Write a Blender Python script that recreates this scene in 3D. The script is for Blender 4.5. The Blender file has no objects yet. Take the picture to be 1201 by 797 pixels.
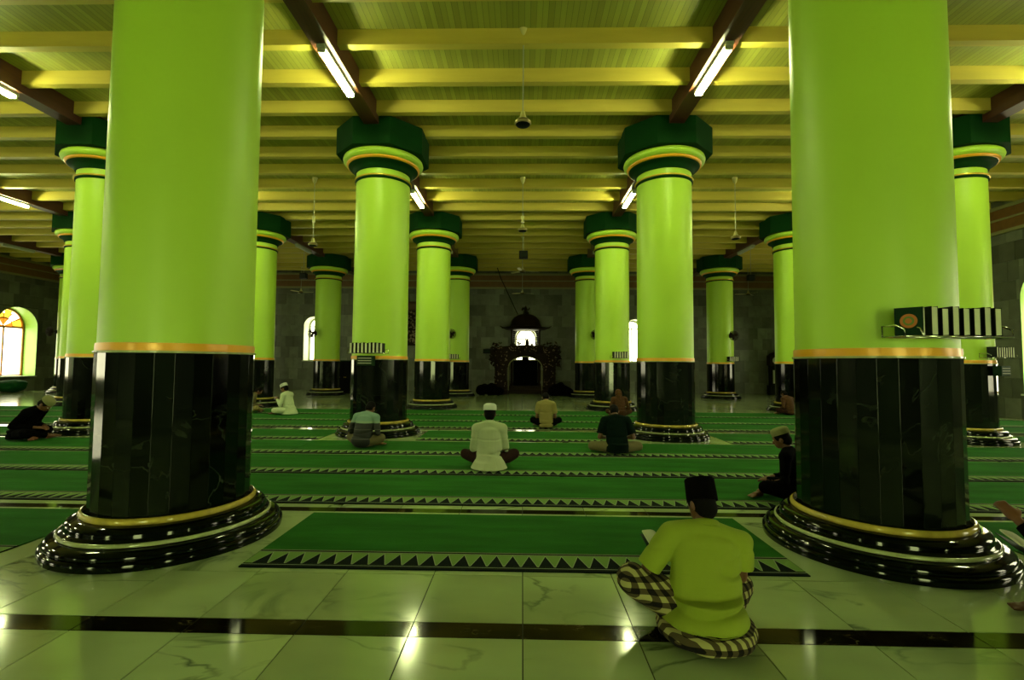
import bpy, bmesh, math, random
from mathutils import Vector, Matrix, noise
R=math.radians; PI=math.pi
random.seed(7)
scn=bpy.context.scene
C=scn.collection
# ------------------------------------------------------------------ camera
F,PITCH,YAW,ROLL,CH=570.4,0.0493,0.0213,0.0076,1.524
cd=bpy.data.cameras.new('camera'); cam=bpy.data.objects.new('camera',cd); C.objects.link(cam)
fw=Vector((-math.sin(YAW)*math.cos(PITCH),math.cos(YAW)*math.cos(PITCH),math.sin(PITCH)))
rt=Vector((math.cos(YAW),math.sin(YAW),0)); up=rt.cross(fw)
r2=rt*math.cos(ROLL)+up*math.sin(ROLL); u2=-rt*math.sin(ROLL)+up*math.cos(ROLL)
m=Matrix((r2,u2,-fw)).transposed().to_4x4(); m.translation=(0,0,CH); cam.matrix_world=m
cd.sensor_width=36; cd.sensor_fit='HORIZONTAL'; cd.lens=F*36/1201; cd.clip_end=200; cd.clip_start=.02
scn.camera=cam
# ------------------------------------------------------------------ world, exposure
w=bpy.data.worlds.new('world'); scn.world=w; w.use_nodes=True
bg=w.node_tree.nodes['Background']; bg.inputs[0].default_value=(.86,1.0,.38,1); bg.inputs[1].default_value=4.0
vs=scn.view_settings; vs.view_transform='Standard'; vs.look='None'; vs.exposure=2.0; vs.gamma=1; vs.use_curve_mapping=False
TUBE_STRENGTH=48.0
PANE_STRENGTH=2.2
# ------------------------------------------------------------------ layout
XC=-0.014; HX=3.1; D1=4.367; S=6.217          # column grid
YW=27.0; XL=-25.0; XR=15.0; YB=-5.0            # walls
ZD=6.80; ZJ=6.55; ZB=6.40                      # deck, joist bottom, beam bottom
def proj(x,y,z):
    d=Vector((x,y,z-CH)); zz=d.dot(fw)
    if zz<.05: return None
    return (600.5+F*d.dot(r2)/zz, 398.5-F*d.dot(u2)/zz)
def inframe(x,y,z,mg=25):
    q=proj(x,y,z)
    return q is not None and -mg<q[0]<1201+mg and -mg<q[1]<797+mg
# ------------------------------------------------------------------ materials
MATS={}
def mat(name,col,rough=.5,metal=0,spec=.5,noise_s=None,noise_amt=.0,bump=0,bump_s=20,coat=0,col2=None,rand=0,coords='Object',stretch=None,emit=None,es=0):
    if name in MATS: return MATS[name]
    m=bpy.data.materials.new(name); m.use_nodes=True; nt=m.node_tree; N=nt.nodes; L=nt.links
    b=N['Principled BSDF']; b.inputs['Base Color'].default_value=(*col,1); b.inputs['Roughness'].default_value=rough
    b.inputs['Metallic'].default_value=metal; b.inputs['Specular IOR Level'].default_value=spec
    if coat: b.inputs['Coat Weight'].default_value=coat; b.inputs['Coat Roughness'].default_value=.06
    tc=N.new('ShaderNodeTexCoord'); vec=tc.outputs[coords]
    if stretch:
        mp=N.new('ShaderNodeMapping'); mp.inputs['Scale'].default_value=stretch; L.new(vec,mp.inputs[0]); vec=mp.outputs[0]
    rnd=None
    if rand or noise_s:
        oi=N.new('ShaderNodeObjectInfo'); ge=N.new('ShaderNodeNewGeometry')
        ad=N.new('ShaderNodeMath'); ad.operation='ADD'; L.new(oi.outputs['Random'],ad.inputs[0]); L.new(ge.outputs['Random Per Island'],ad.inputs[1])
        fr=N.new('ShaderNodeMath'); fr.operation='FRACT'; L.new(ad.outputs[0],fr.inputs[0]); rnd=fr.outputs[0]
    out=None
    if noise_s:
        vm=N.new('ShaderNodeVectorMath'); vm.operation='ADD'; L.new(vec,vm.inputs[0])
        mu=N.new('ShaderNodeMath'); mu.operation='MULTIPLY'; mu.inputs[1].default_value=57 if rand else 0; L.new(rnd,mu.inputs[0]); L.new(mu.outputs[0],vm.inputs[1])
        nz=N.new('ShaderNodeTexNoise'); nz.inputs['Scale'].default_value=noise_s; nz.inputs['Detail'].default_value=6; L.new(vm.outputs[0],nz.inputs['Vector'])
        rp=N.new('ShaderNodeValToRGB'); rp.color_ramp.elements[0].position=.3; rp.color_ramp.elements[1].position=.7
        c2=col2 or tuple(c*(1-noise_amt) for c in col)
        rp.color_ramp.elements[0].color=(*c2,1); rp.color_ramp.elements[1].color=(*col,1)
        L.new(nz.outputs['Fac'],rp.inputs[0]); out=rp.outputs[0]
    if rand:
        mr=N.new('ShaderNodeMapRange'); mr.inputs[3].default_value=1-rand; mr.inputs[4].default_value=1+rand*.6; L.new(rnd,mr.inputs[0])
        mx=N.new('ShaderNodeVectorMath'); mx.operation='SCALE'
        if out: L.new(out,mx.inputs[0])
        else: mx.inputs[0].default_value=col
        L.new(mr.outputs[0],mx.inputs['Scale']); out=mx.outputs[0]
    if out: L.new(out,b.inputs['Base Color'])
    if bump:
        n2=N.new('ShaderNodeTexNoise'); n2.inputs['Scale'].default_value=bump_s; n2.inputs['Detail'].default_value=4; L.new(vec,n2.inputs['Vector'])
        bp=N.new('ShaderNodeBump'); bp.inputs['Strength'].default_value=bump; bp.inputs['Distance'].default_value=.01; L.new(n2.outputs['Fac'],bp.inputs['Height']); L.new(bp.outputs[0],b.inputs['Normal'])
    if emit: b.inputs['Emission Color'].default_value=(*emit,1); b.inputs['Emission Strength'].default_value=es
    MATS[name]=m; return m
def marble(name,col,vein,scale,thr=.06,rough=.1,rand=.12,cloud=.25,coat=0,spec=.5):
    """base colour with cloudy shading and thin wavy veins"""
    m=bpy.data.materials.new(name); m.use_nodes=True; nt=m.node_tree; N=nt.nodes; L=nt.links; b=N['Principled BSDF']
    b.inputs['Roughness'].default_value=rough; b.inputs['Specular IOR Level'].default_value=spec
    if coat: b.inputs['Coat Weight'].default_value=coat
    tc=N.new('ShaderNodeTexCoord'); oi=N.new('ShaderNodeObjectInfo'); ge=N.new('ShaderNodeNewGeometry')
    ad=N.new('ShaderNodeMath'); ad.operation='ADD'; L.new(oi.outputs['Random'],ad.inputs[0]); L.new(ge.outputs['Random Per Island'],ad.inputs[1])
    fr=N.new('ShaderNodeMath'); fr.operation='FRACT'; L.new(ad.outputs[0],fr.inputs[0])
    mu=N.new('ShaderNodeMath'); mu.operation='MULTIPLY'; mu.inputs[1].default_value=83; L.new(fr.outputs[0],mu.inputs[0])
    vm=N.new('ShaderNodeVectorMath'); vm.operation='ADD'; L.new(tc.outputs['Object'],vm.inputs[0]); L.new(mu.outputs[0],vm.inputs[1])
    mp=N.new('ShaderNodeMapping'); mp.inputs['Scale'].default_value=(1,1.9,1); mp.inputs['Rotation'].default_value=(0,0,.7); L.new(vm.outputs[0],mp.inputs[0])
    n1=N.new('ShaderNodeTexNoise'); n1.inputs['Scale'].default_value=scale; n1.inputs['Detail'].default_value=5; n1.inputs['Distortion'].default_value=.7; L.new(mp.outputs[0],n1.inputs['Vector'])
    s1=N.new('ShaderNodeMath'); s1.operation='SUBTRACT'; s1.inputs[1].default_value=.5; L.new(n1.outputs['Fac'],s1.inputs[0])
    s2=N.new('ShaderNodeMath'); s2.operation='ABSOLUTE'; L.new(s1.outputs[0],s2.inputs[0])
    s3=N.new('ShaderNodeMapRange'); s3.inputs[1].default_value=0; s3.inputs[2].default_value=thr; s3.inputs[3].default_value=1; s3.inputs[4].default_value=0; L.new(s2.outputs[0],s3.inputs[0])
    n3=N.new('ShaderNodeTexNoise'); n3.inputs['Scale'].default_value=scale*1.3; L.new(vm.outputs[0],n3.inputs['Vector'])
    m3=N.new('ShaderNodeMapRange'); m3.inputs[1].default_value=.45; m3.inputs[2].default_value=.72; L.new(n3.outputs['Fac'],m3.inputs[0])
    m4=N.new('ShaderNodeMath'); m4.operation='MULTIPLY'; L.new(s3.outputs[0],m4.inputs[0]); L.new(m3.outputs[0],m4.inputs[1])
    n2=N.new('ShaderNodeTexNoise'); n2.inputs['Scale'].default_value=scale*.8; n2.inputs['Detail'].default_value=3; L.new(mp.outputs[0],n2.inputs['Vector'])
    r1=N.new('ShaderNodeMapRange'); r1.inputs[1].default_value=.3; r1.inputs[2].default_value=.65; r1.inputs[3].default_value=1-cloud; r1.inputs[4].default_value=1; L.new(n2.outputs['Fac'],r1.inputs[0])
    r3=N.new('ShaderNodeMapRange'); r3.inputs[3].default_value=1-rand; r3.inputs[4].default_value=1+rand; L.new(fr.outputs[0],r3.inputs[0])
    pm=N.new('ShaderNodeMath'); pm.operation='MULTIPLY'; L.new(r1.outputs[0],pm.inputs[0]); L.new(r3.outputs[0],pm.inputs[1])
    sc=N.new('ShaderNodeVectorMath'); sc.operation='SCALE'; sc.inputs[0].default_value=col; L.new(pm.outputs[0],sc.inputs['Scale'])
    mx=N.new('ShaderNodeMix'); mx.data_type='RGBA'; L.new(m4.outputs[0],mx.inputs[0]); L.new(sc.outputs[0],mx.inputs[6]); mx.inputs[7].default_value=(*vein,1)
    L.new(mx.outputs[2],b.inputs['Base Color']); MATS[name]=m; return m
M=MATS
mat('lime_paint',(.42,.67,.050),.42,noise_s=.9,noise_amt=.08,bump=.06,bump_s=6,spec=.4)
mat('green_paint',(.0004,.032,.002),.75,spec=.12,noise_s=3,noise_amt=.2)
mat('gold_paint',(.80,.37,.012),.3,metal=.1)
mat('gold_trim',(.85,.55,.06),.25,metal=.4)
mat('pale_ring',(.42,.46,.22),.15,noise_s=9,noise_amt=.35)
mat('yellow_marble',(.55,.42,.07),.12,noise_s=12,noise_amt=.3)
marble('black_marble',(.0055,.0075,.0052),(.035,.045,.03),1.5,.010,.07,.9,.6,spec=.32)
marble('moulding_marble',(.0015,.003,.002),(.01,.018,.01),3,.01,.07,0,.5,spec=.25)
mat('mortar',(.02,.022,.012),.8)
marble('floor_marble',(.37,.46,.22),(.06,.09,.045),1.0,.028,.12,.13,.30)
marble('brown_marble',(.006,.004,.002),(.08,.07,.03),7,.03,.08,.3,.5,spec=.2)
mat('grout',(.02,.024,.008),.9)
mat('carpet_green',(.020,.125,.012),.95,spec=.1,noise_s=2.2,noise_amt=.38,bump=.5,bump_s=350,stretch=(.45,2.2,1))
mat('carpet_dark',(.001,.004,.004),.95,spec=.1)
mat('carpet_light',(.14,.24,.06),.95,spec=.1)
mat('carpet_line',(.26,.31,.18),.95,spec=.1)
mat('joist_paint',(.58,.46,.07),.55,noise_s=2.5,noise_amt=.18,stretch=(.3,2,2))
mat('beam_wood',(.085,.024,.009),.45,noise_s=6,noise_amt=.35,stretch=(5,.4,5))
mat('trim_wood',(.15,.065,.014),.45,noise_s=5,noise_amt=.25)
mat('trim_cream',(.20,.19,.08),.5)
mat('stone_tile',(.125,.135,.10),.35,noise_s=2.5,noise_amt=.35,rand=.52)
mat('stone_back',(.02,.02,.015),.8)
mat('chrome',(.75,.78,.65),.14,metal=1)
mat('steel_grey',(.35,.36,.28),.35,metal=.6)
mat('fan_cream',(.55,.50,.20),.3,metal=.2)
mat('fan_metal',(.22,.17,.06),.3,metal=.5)
mat('black_plastic',(.002,.002,.0015),.6,spec=.1)
mat('dark_brown',(.016,.007,.003),.6,spec=.12,noise_s=8,noise_amt=.4)
mat('book_green',(.002,.022,.006),.5,spec=.15)
mat('book_black',(.003,.006,.004),.5,spec=.2)
mat('paper',(.55,.57,.40),.8)
mat('orange_print',(.45,.14,.02),.5)
mat('skin',(.13,.05,.02),.5,noise_s=6,noise_amt=.15)
mat('hair',(.003,.0025,.002),.85,spec=.1)
mat('eye_white',(.6,.58,.5),.3)
mat('lips',(.16,.05,.03),.5)
mat('lime_shirt',(.25,.32,.028),.85,spec=.2,noise_s=3,noise_amt=.12,bump=.35,bump_s=9)
mat('cream_shirt',(.38,.42,.27),.85,spec=.2,bump=.35,bump_s=10)
mat('khaki_shirt',(.22,.18,.06),.85,spec=.2,bump=.35,bump_s=10)
mat('teal_shirt',(.0012,.006,.004),.9,spec=.06,bump=.35,bump_s=10)
mat('white_gown',(.46,.52,.34),.85,spec=.2,bump=.35,bump_s=10)
mat('black_cloth',(.0012,.0012,.0012),.95,spec=.04,bump=.35,bump_s=10)
mat('navy_cloth',(.004,.006,.010),.9,spec=.15)
mat('maroon_cloth',(.018,.006,.004),.9,spec=.15)
mat('brown_batik',(.08,.032,.01),.85,spec=.2,noise_s=24,noise_amt=.6)
mat('tan_cloth',(.12,.10,.045),.85,spec=.2)
mat('cap_white',(.52,.55,.48),.9,spec=.1,bump=.6,bump_s=120)
mat('cap_cream',(.20,.20,.09),.9,spec=.1,bump=.6,bump_s=90)
mat('cap_velvet',(.0015,.001,.001),.95,spec=.04)
mat('green_cloth',(.004,.06,.015),.9,spec=.2)
mat('pane_white',(.8,.8,.7),.4,emit=(1.0,.96,.62),es=PANE_STRENGTH)
mat('pane_yellow',(.8,.5,.05),.4,emit=(1.0,.55,.04),es=.55)
mat('pane_orange',(.8,.3,.02),.4,emit=(1.0,.22,.02),es=.40)
mat('pane_green',(.5,.8,.2),.4,emit=(.7,1.0,.25),es=.8)
mat('orange_wood',(.42,.14,.02),.4,noise_s=7,noise_amt=.2)
mat('reveal_white',(.52,.56,.42),.5)
mat('reveal_lime',(.22,.42,.07),.4)
mat('tube_lit',(1,1,1),.3,emit=(.92,1.0,.44),es=TUBE_STRENGTH)
mat('tube_unlit',(.55,.58,.45),.3)
mat('housing',(.40,.44,.30),.4)
mat('gilt_spark',(.18,.12,.08),.3,metal=.5)
# deck boards
def deck_mat():
    m=bpy.data.materials.new('deck_boards'); m.use_nodes=True; N=m.node_tree.nodes; L=m.node_tree.links; b=N['Principled BSDF']; b.inputs['Roughness'].default_value=.6
    tc=N.new('ShaderNodeTexCoord'); sx=N.new('ShaderNodeSeparateXYZ'); L.new(tc.outputs['Object'],sx.inputs[0])
    mu=N.new('ShaderNodeMath'); mu.operation='MULTIPLY'; mu.inputs[1].default_value=1/.09; L.new(sx.outputs[0],mu.inputs[0])
    fl=N.new('ShaderNodeMath'); fl.operation='FLOOR'; L.new(mu.outputs[0],fl.inputs[0])
    wn=N.new('ShaderNodeTexWhiteNoise'); wn.noise_dimensions='1D'; L.new(fl.outputs[0],wn.inputs['W'])
    fr=N.new('ShaderNodeMath'); fr.operation='FRACT'; L.new(mu.outputs[0],fr.inputs[0])
    gp=N.new('ShaderNodeMath'); gp.operation='GREATER_THAN'; gp.inputs[1].default_value=.09; L.new(fr.outputs[0],gp.inputs[0])
    mr=N.new('ShaderNodeMapRange'); mr.inputs[3].default_value=.80; mr.inputs[4].default_value=1.08; L.new(wn.outputs['Value'],mr.inputs[0])
    g2=N.new('ShaderNodeMapRange'); g2.inputs[3].default_value=.55; g2.inputs[4].default_value=1; L.new(gp.outputs[0],g2.inputs[0])
    pm=N.new('ShaderNodeMath'); pm.operation='MULTIPLY'; L.new(mr.outputs[0],pm.inputs[0]); L.new(g2.outputs[0],pm.inputs[1])
    sc=N.new('ShaderNodeVectorMath'); sc.operation='SCALE'; sc.inputs[0].default_value=(.34,.35,.055); L.new(pm.outputs[0],sc.inputs['Scale']); L.new(sc.outputs[0],b.inputs['Base Color'])
    bp=N.new('ShaderNodeBump'); bp.inputs['Strength'].default_value=.5; bp.inputs['Distance'].default_value=.005; L.new(gp.outputs[0],bp.inputs['Height']); L.new(bp.outputs[0],b.inputs['Normal'])
    M['deck_boards']=m
deck_mat()
def plaid_mat():
    m=bpy.data.materials.new('plaid_cloth'); m.use_nodes=True; N=m.node_tree.nodes; L=m.node_tree.links; b=N['Principled BSDF']; b.inputs['Roughness'].default_value=.9; b.inputs['Specular IOR Level'].default_value=.15
    tc=N.new('ShaderNodeTexCoord'); nz=N.new('ShaderNodeTexNoise'); nz.inputs['Scale'].default_value=4; L.new(tc.outputs['Object'],nz.inputs['Vector'])
    ds=N.new('ShaderNodeVectorMath'); ds.operation='SCALE'; ds.inputs['Scale'].default_value=.06; L.new(nz.outputs['Color'],ds.inputs[0])
    av=N.new('ShaderNodeVectorMath'); av.operation='ADD'; L.new(tc.outputs['Object'],av.inputs[0]); L.new(ds.outputs[0],av.inputs[1])
    sx=N.new('ShaderNodeSeparateXYZ'); L.new(av.outputs[0],sx.inputs[0])
    def band(sock,p,ph,wd):
        a=N.new('ShaderNodeMath'); a.operation='MULTIPLY_ADD'; a.inputs[1].default_value=1/p; a.inputs[2].default_value=ph; L.new(sock,a.inputs[0])
        f=N.new('ShaderNodeMath'); f.operation='FRACT'; L.new(a.outputs[0],f.inputs[0])
        g=N.new('ShaderNodeMath'); g.operation='LESS_THAN'; g.inputs[1].default_value=wd; L.new(f.outputs[0],g.inputs[0]); return g.outputs[0]
    xy=N.new('ShaderNodeMath'); xy.operation='ADD'; L.new(sx.outputs[0],xy.inputs[0]); L.new(sx.outputs[1],xy.inputs[1])
    a=band(xy.outputs[0],.065,.2,.5); c=band(sx.outputs[2],.065,.35,.5); t=band(xy.outputs[0],.065,.0,.08)
    s=N.new('ShaderNodeMath'); s.operation='ADD'; L.new(a,s.inputs[0]); L.new(c,s.inputs[1])
    h=N.new('ShaderNodeMath'); h.operation='MULTIPLY'; h.inputs[1].default_value=.5; L.new(s.outputs[0],h.inputs[0])
    rp=N.new('ShaderNodeValToRGB'); rp.color_ramp.interpolation='CONSTANT'; e=rp.color_ramp.elements; e[0].color=(.36,.34,.13,1); e[1].position=.4; e[1].color=(.07,.055,.025,1)
    e2=e.new(.9); e2.color=(.008,.006,.006,1); L.new(h.outputs[0],rp.inputs[0]); L.new(rp.outputs[0],b.inputs['Base Color']); M['plaid_cloth']=m
plaid_mat()
def stripe_shirt():
    m=bpy.data.materials.new('striped_shirt'); m.use_nodes=True; N=m.node_tree.nodes; L=m.node_tree.links; b=N['Principled BSDF']; b.inputs['Roughness'].default_value=.85
    tc=N.new('ShaderNodeTexCoord'); sx=N.new('ShaderNodeSeparateXYZ'); L.new(tc.outputs['Object'],sx.inputs[0])
    rp=N.new('ShaderNodeValToRGB'); rp.color_ramp.interpolation='CONSTANT'; e=rp.color_ramp.elements
    e[0].color=(.010,.011,.012,1); e[1].position=.16; e[1].color=(.05,.05,.045,1)
    for p,c in ((.175,(.014,.015,.015)),(.32,(.06,.06,.05)),(.33,(.02,.021,.02)),(.43,(.22,.32,.22)),(.47,(.16,.27,.22))):
        q=e.new(p); q.color=(*c,1)
    L.new(sx.outputs[2],rp.inputs[0]); L.new(rp.outputs[0],b.inputs['Base Color']); M['striped_shirt']=m
stripe_shirt()
# ------------------------------------------------------------------ mesh helpers
def mesh_from(bm,name,mats,smooth=False,auto=None):
    me=bpy.data.meshes.new(name); bm.normal_update(); bm.to_mesh(me); bm.free()
    for mm in (mats if isinstance(mats,(list,tuple)) else [mats]): me.materials.append(M[mm])
    if smooth:
        for p in me.polygons: p.use_smooth=True
        if auto: me.set_sharp_from_angle(angle=R(auto))
    return me
def obj(name,me,parent=None,loc=None,rot=None):
    o=bpy.data.objects.new(name,me); C.objects.link(o)
    if parent: o.parent=parent
    if loc: o.location=loc
    if rot: o.rotation_euler=rot
    return o
def ob(name,bm,mats,parent=None,smooth=False,auto=None,loc=None,rot=None):
    return obj(name,mesh_from(bm,name,mats,smooth,auto),parent,loc,rot)
def thing(name,label,cat,loc=(0,0,0),rot=0,group=None):
    o=bpy.data.objects.new(name,None); C.objects.link(o); o.location=loc; o.rotation_euler=(0,0,rot); o.empty_display_size=.1
    o['label']=label; o['category']=cat
    if group: o['group']=group
    return o
def tag(o,label,cat,group=None):
    o['label']=label; o['category']=cat
    if group: o['group']=group
    return o
def struct(o,label=None):
    o['kind']='structure'
    if label: o['label']=label
    return o
def nb(): return bmesh.new()
def box(bm,c,s,mi=0,rz=0,bev=0):
    x,y,z=s[0]/2,s[1]/2,s[2]/2; mt=Matrix.Translation(c)@Matrix.Rotation(rz,4,'Z')
    vs=[bm.verts.new(mt@Vector(v)) for v in ((-x,-y,-z),(x,-y,-z),(x,y,-z),(-x,y,-z),(-x,-y,z),(x,-y,z),(x,y,z),(-x,y,z))]
    fs=[]
    for f in ((0,3,2,1),(4,5,6,7),(0,1,5,4),(1,2,6,5),(2,3,7,6),(3,0,4,7)):
        q=bm.faces.new([vs[i] for i in f]); q.material_index=mi; fs.append(q)
    if bev:
        bmesh.ops.bevel(bm,geom=list({e for f in fs for e in f.edges}),offset=bev,segments=2,affect='EDGES',profile=.5)
def lathe(bm,prof,seg=48,mi=0,c=(0,0,0),caps=True,rot=None):
    rings=[]
    mt=Matrix.Translation(c)@(rot.to_4x4() if rot else Matrix.Identity(4))
    for r,z in prof:
        rings.append([bm.verts.new(mt@Vector((r*math.cos(2*PI*i/seg),r*math.sin(2*PI*i/seg),z))) for i in range(seg)])
    for a,b in zip(rings,rings[1:]):
        for i in range(seg):
            f=bm.faces.new((a[i],a[(i+1)%seg],b[(i+1)%seg],b[i])); f.material_index=mi
    if caps:
        f=bm.faces.new(rings[0][::-1]); f.material_index=mi; f=bm.faces.new(rings[-1]); f.material_index=mi
def torus_prof(R0,r,z,n=8):
    return [(R0+r*math.cos(t),z+r*math.sin(t)) for t in [-PI/2+PI*i/n for i in range(n+1)]]
def tube(bm,pts,r,seg=8,mi=0):
    pts=[Vector(p) for p in pts]; rs=r if isinstance(r,(list,tuple)) else [r]*len(pts); rings=[]
    for i,p in enumerate(pts):
        t=(pts[min(i+1,len(pts)-1)]-pts[max(i-1,0)]).normalized()
        a=t.orthogonal().normalized() if abs(t.z)>.98 else t.cross(Vector((0,0,1))).normalized(); b=t.cross(a).normalized()
        rings.append([bm.verts.new(p+(a*math.cos(2*PI*k/seg)+b*math.sin(2*PI*k/seg))*rs[i]) for k in range(seg)])
    for a,b in zip(rings,rings[1:]):
        for k in range(seg):
            f=bm.faces.new((a[k],a[(k+1)%seg],b[(k+1)%seg],b[k])); f.material_index=mi
    bm.faces.new(rings[0][::-1]).material_index=mi; bm.faces.new(rings[-1]).material_index=mi
def ball(bm,c,r,rot=None,seg=20,rg=12,mi=0):
    if not isinstance(r,(list,tuple)): r=(r,r,r)
    mt=Matrix.Translation(c)@(rot.to_4x4() if rot else Matrix.Identity(4))@Matrix.Diagonal((*r,1))
    top=bm.verts.new(mt@Vector((0,0,1))); bot=bm.verts.new(mt@Vector((0,0,-1))); rr=[]
    for j in range(1,rg):
        p=PI*j/rg; rr.append([bm.verts.new(mt@Vector((math.sin(p)*math.cos(2*PI*i/seg),math.sin(p)*math.sin(2*PI*i/seg),math.cos(p)))) for i in range(seg)])
    fs=[]
    for i in range(seg):
        k=(i+1)%seg; fs.append((top,rr[0][i],rr[0][k])); fs.append((bot,rr[-1][k],rr[-1][i]))
        for a_,b_ in zip(rr,rr[1:]): fs.append((a_[i],b_[i],b_[k],a_[k]))
    for f in fs: bm.faces.new(f).material_index=mi
def cap(bm,a,b,ra,rb,sa=1,sb=1):
    """tapered limb segment; sa/sb=0 leaves a flat end (a cuff)"""
    a=Vector(a);b=Vector(b); d=b-a
    rot=d.to_track_quat('Z','Y').to_matrix()
    sg=20 if max(ra,rb)>.02 else 10
    lathe(bm,[(ra,0),(rb,d.length)],sg,0,a,True,rot)
    if sa: ball(bm,a,ra*1.001,None,sg,sg//2)
    if sb: ball(bm,b,rb*1.001,None,sg,sg//2)
def remesh(bm,name,mats,vox,smooth=4,disp=None):
    me=bpy.data.meshes.new('t'); bm.to_mesh(me); bm.free(); t=bpy.data.objects.new('t',me); C.objects.link(t)
    md=t.modifiers.new('r','REMESH'); md.mode='VOXEL'; md.voxel_size=vox
    if smooth:
        sm=t.modifiers.new('s','SMOOTH'); sm.iterations=smooth; sm.factor=.5
    dg=bpy.context.evaluated_depsgraph_get(); dg.update()
    e=t.evaluated_get(dg); out=bpy.data.meshes.new_from_object(e); out.name=name
    bpy.data.objects.remove(t); bpy.data.meshes.remove(me)
    if disp:
        ns=[v.normal.copy() for v in out.vertices]
        for v,n in zip(out.vertices,ns): v.co+=n*disp(v.co,n)
    out.materials.clear()
    for mm in (mats if isinstance(mats,(list,tuple)) else [mats]): out.materials.append(M[mm])
    for p in out.polygons: p.use_smooth=True
    return out
# ------------------------------------------------------------------ floor
CARP=[(3.650,4.965,[(-2.10,2.10),(-8.3,-4.12),(4.10,8.3)]),
 (5.290,6.665,[(-24,14.3)]),(6.715,8.075,[(-24,14.3)]),(8.170,9.520,[(-24,-4.0),(-3.99,14.3)]),
 (9.665,11.045,[(-24,-10.4),(-8.25,-4.05),(-2.10,2.10),(4.1,8.3),(10.3,14.3)]),(11.47,12.80,[(-24,14.3)]),(12.84,14.34,[(-24,14.3)]),(14.40,15.90,[(-24,14.3)])]
floor=struct(bpy.data.objects.new('floor',None),'marble tiled floor with dark brown marble bands'); C.objects.link(floor)
g=nb(); box(g,((XL+XR)/2,(YB+YW)/2,-.045),(XR-XL+2,YW-YB+2,.08)); ob('screed',g,'grout',floor)
rows=[];y=2.861
def seq(y0,y1,kind,st):
    a=y0
    while a<y1-1e-4:
        b=min(a+st,y1)
        if y1-b<.03: b=y1
        rows.append((a,b,kind)); a=b
seqs=[]
k=-1
while True:
    b0=2.781+k*S; b1=b0+.16; b2=b0+2.259; b3=b2+.132
    if b0>YW: break
    seq(b0,b1,'brown',1); seq(b1,b2,'tile',.642); seq(b2,b3,'brown',1)
    nxt=2.781+(k+1)*S; r0=nxt
    l=[]
    while r0-.642>b3+.02: l.append((r0-.642,r0)); r0-=.642
    l.append((b3,r0))
    for a,b in l: rows.append((a,b,'tile'))
    k+=1
TW=.642; cells=[]
def covered(x0,x1,y0,y1):
    for a,b,segs in CARP:
        if y0>=a-.001 and y1<=b+.001:
            for s0,s1 in segs:
                if x0>=s0 and x1<=s1: return True
    return False
for a,b,kd in rows:
    a=max(a,YB);b=min(b,YW+.3)
    if b-a<.02: continue
    for i in range(-39,24):
        x0=.013+i*TW; x1=x0+TW
        if x1<XL-.3 or x0>XR+.3: continue
        if covered(x0,x1,a,b): continue
        cells.append((x0,x1,a,b,kd,inframe((x0+x1)/2,(a+b)/2,0)))
cells.sort(key=lambda c:(not c[5],math.hypot((c[0]+c[1])/2,(c[2]+c[3])/2)))
tcache={}
gs={'tile':nb(),'brown':nb()}
cnt=0
for n,(x0,x1,a,b,kd,vis) in enumerate(cells):
    if vis and cnt<300:
        cnt+=1
        key=(round(b-a,3),kd)
        if key not in tcache:
            g=nb(); box(g,(0,0,-.01),(TW-.007,b-a-.007,.02)); tcache[key]=mesh_from(g,'tile','floor_marble' if kd=='tile' else 'brown_marble')
        obj('floor_tile' if kd=='tile' else 'band_tile',tcache[key],floor,((x0+x1)/2,(a+b)/2,random.uniform(-.0006,.0003)))
    else: box(gs[kd],((x0+x1)/2,(a+b)/2,-.010),(TW-.007,b-a-.007,.02))
for kd,nm in (('tile','distant_floor_tiles'),('brown','distant_band_tiles')):
    o=ob(nm,gs[kd],'floor_marble' if kd=='tile' else 'brown_marble',floor); o['kind']='stuff'
# ------------------------------------------------------------------ carpets
ordn=['first','second','third','fourth','fifth','sixth','seventh','eighth']
def carpet(y0,y1,x0,x1,label):
    t=thing('prayer_carpet',label,'carpet',((x0+x1)/2,y0,0),0,'long prayer carpets with zigzag borders')
    W=x1-x0; D=y1-y0; h=.009; B=.335
    g=nb(); box(g,(0,B+(D-B)/2,h/2),(W,D-B,h)); ob('pile',g,'carpet_green',t)
    g=nb(); box(g,(0,B/2,h/2),(W,B,h),0)
    def strip(a,b,mi,z=h+.0006):
        v=[g.verts.new(q) for q in ((-W/2+.004,a,z),(W/2-.004,a,z),(W/2-.004,b,z),(-W/2+.004,b,z))]; g.faces.new(v).material_index=mi
    strip(.040,.047,2); strip(.066,.285,1); strip(.288,.296,2); strip(.322,.330,2)
    P=.1275; n=int(W/P); off=(W-n*P)/2
    for i in range(n):
        xa=-W/2+off+i*P; z=h+.0012
        g.faces.new([g.verts.new(q) for q in ((xa,.066,z),(xa+P,.066,z),(xa+P/2,.285,z))]).material_index=2
        z+=.0005
        g.faces.new([g.verts.new(q) for q in ((xa+.006,.064,z),(xa+P-.006,.064,z),(xa+P/2,.266,z))]).material_index=0
    ob('border',g,['carpet_dark','carpet_light','carpet_line'],t)
seglab={0:['short green prayer carpet between the two nearest columns','green prayer carpet left of the nearest left column','green prayer carpet right of the nearest right column'],
3:['left length of the fourth carpet row, left of the seam by striped-shirt man','right length of the fourth carpet row, under the dark-green-shirt man'],
4:['fifth-row carpet length farthest left, by the black-jacket person','fifth-row carpet length left of the rack column with striped-shirt man','fifth-row carpet length in the central aisle, behind white-capped man','fifth-row carpet length right of the second right-hand column','fifth-row carpet length at the far right beside the wall']}
for i,(a,b,segs) in enumerate(CARP):
    for j,(s0,s1) in enumerate(segs):
        lb=seglab[i][j] if i in seglab else 'full-width green prayer carpet, %s row from the front, zigzag border'%ordn[i]
        carpet(a,b,s0,s1,lb)
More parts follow.
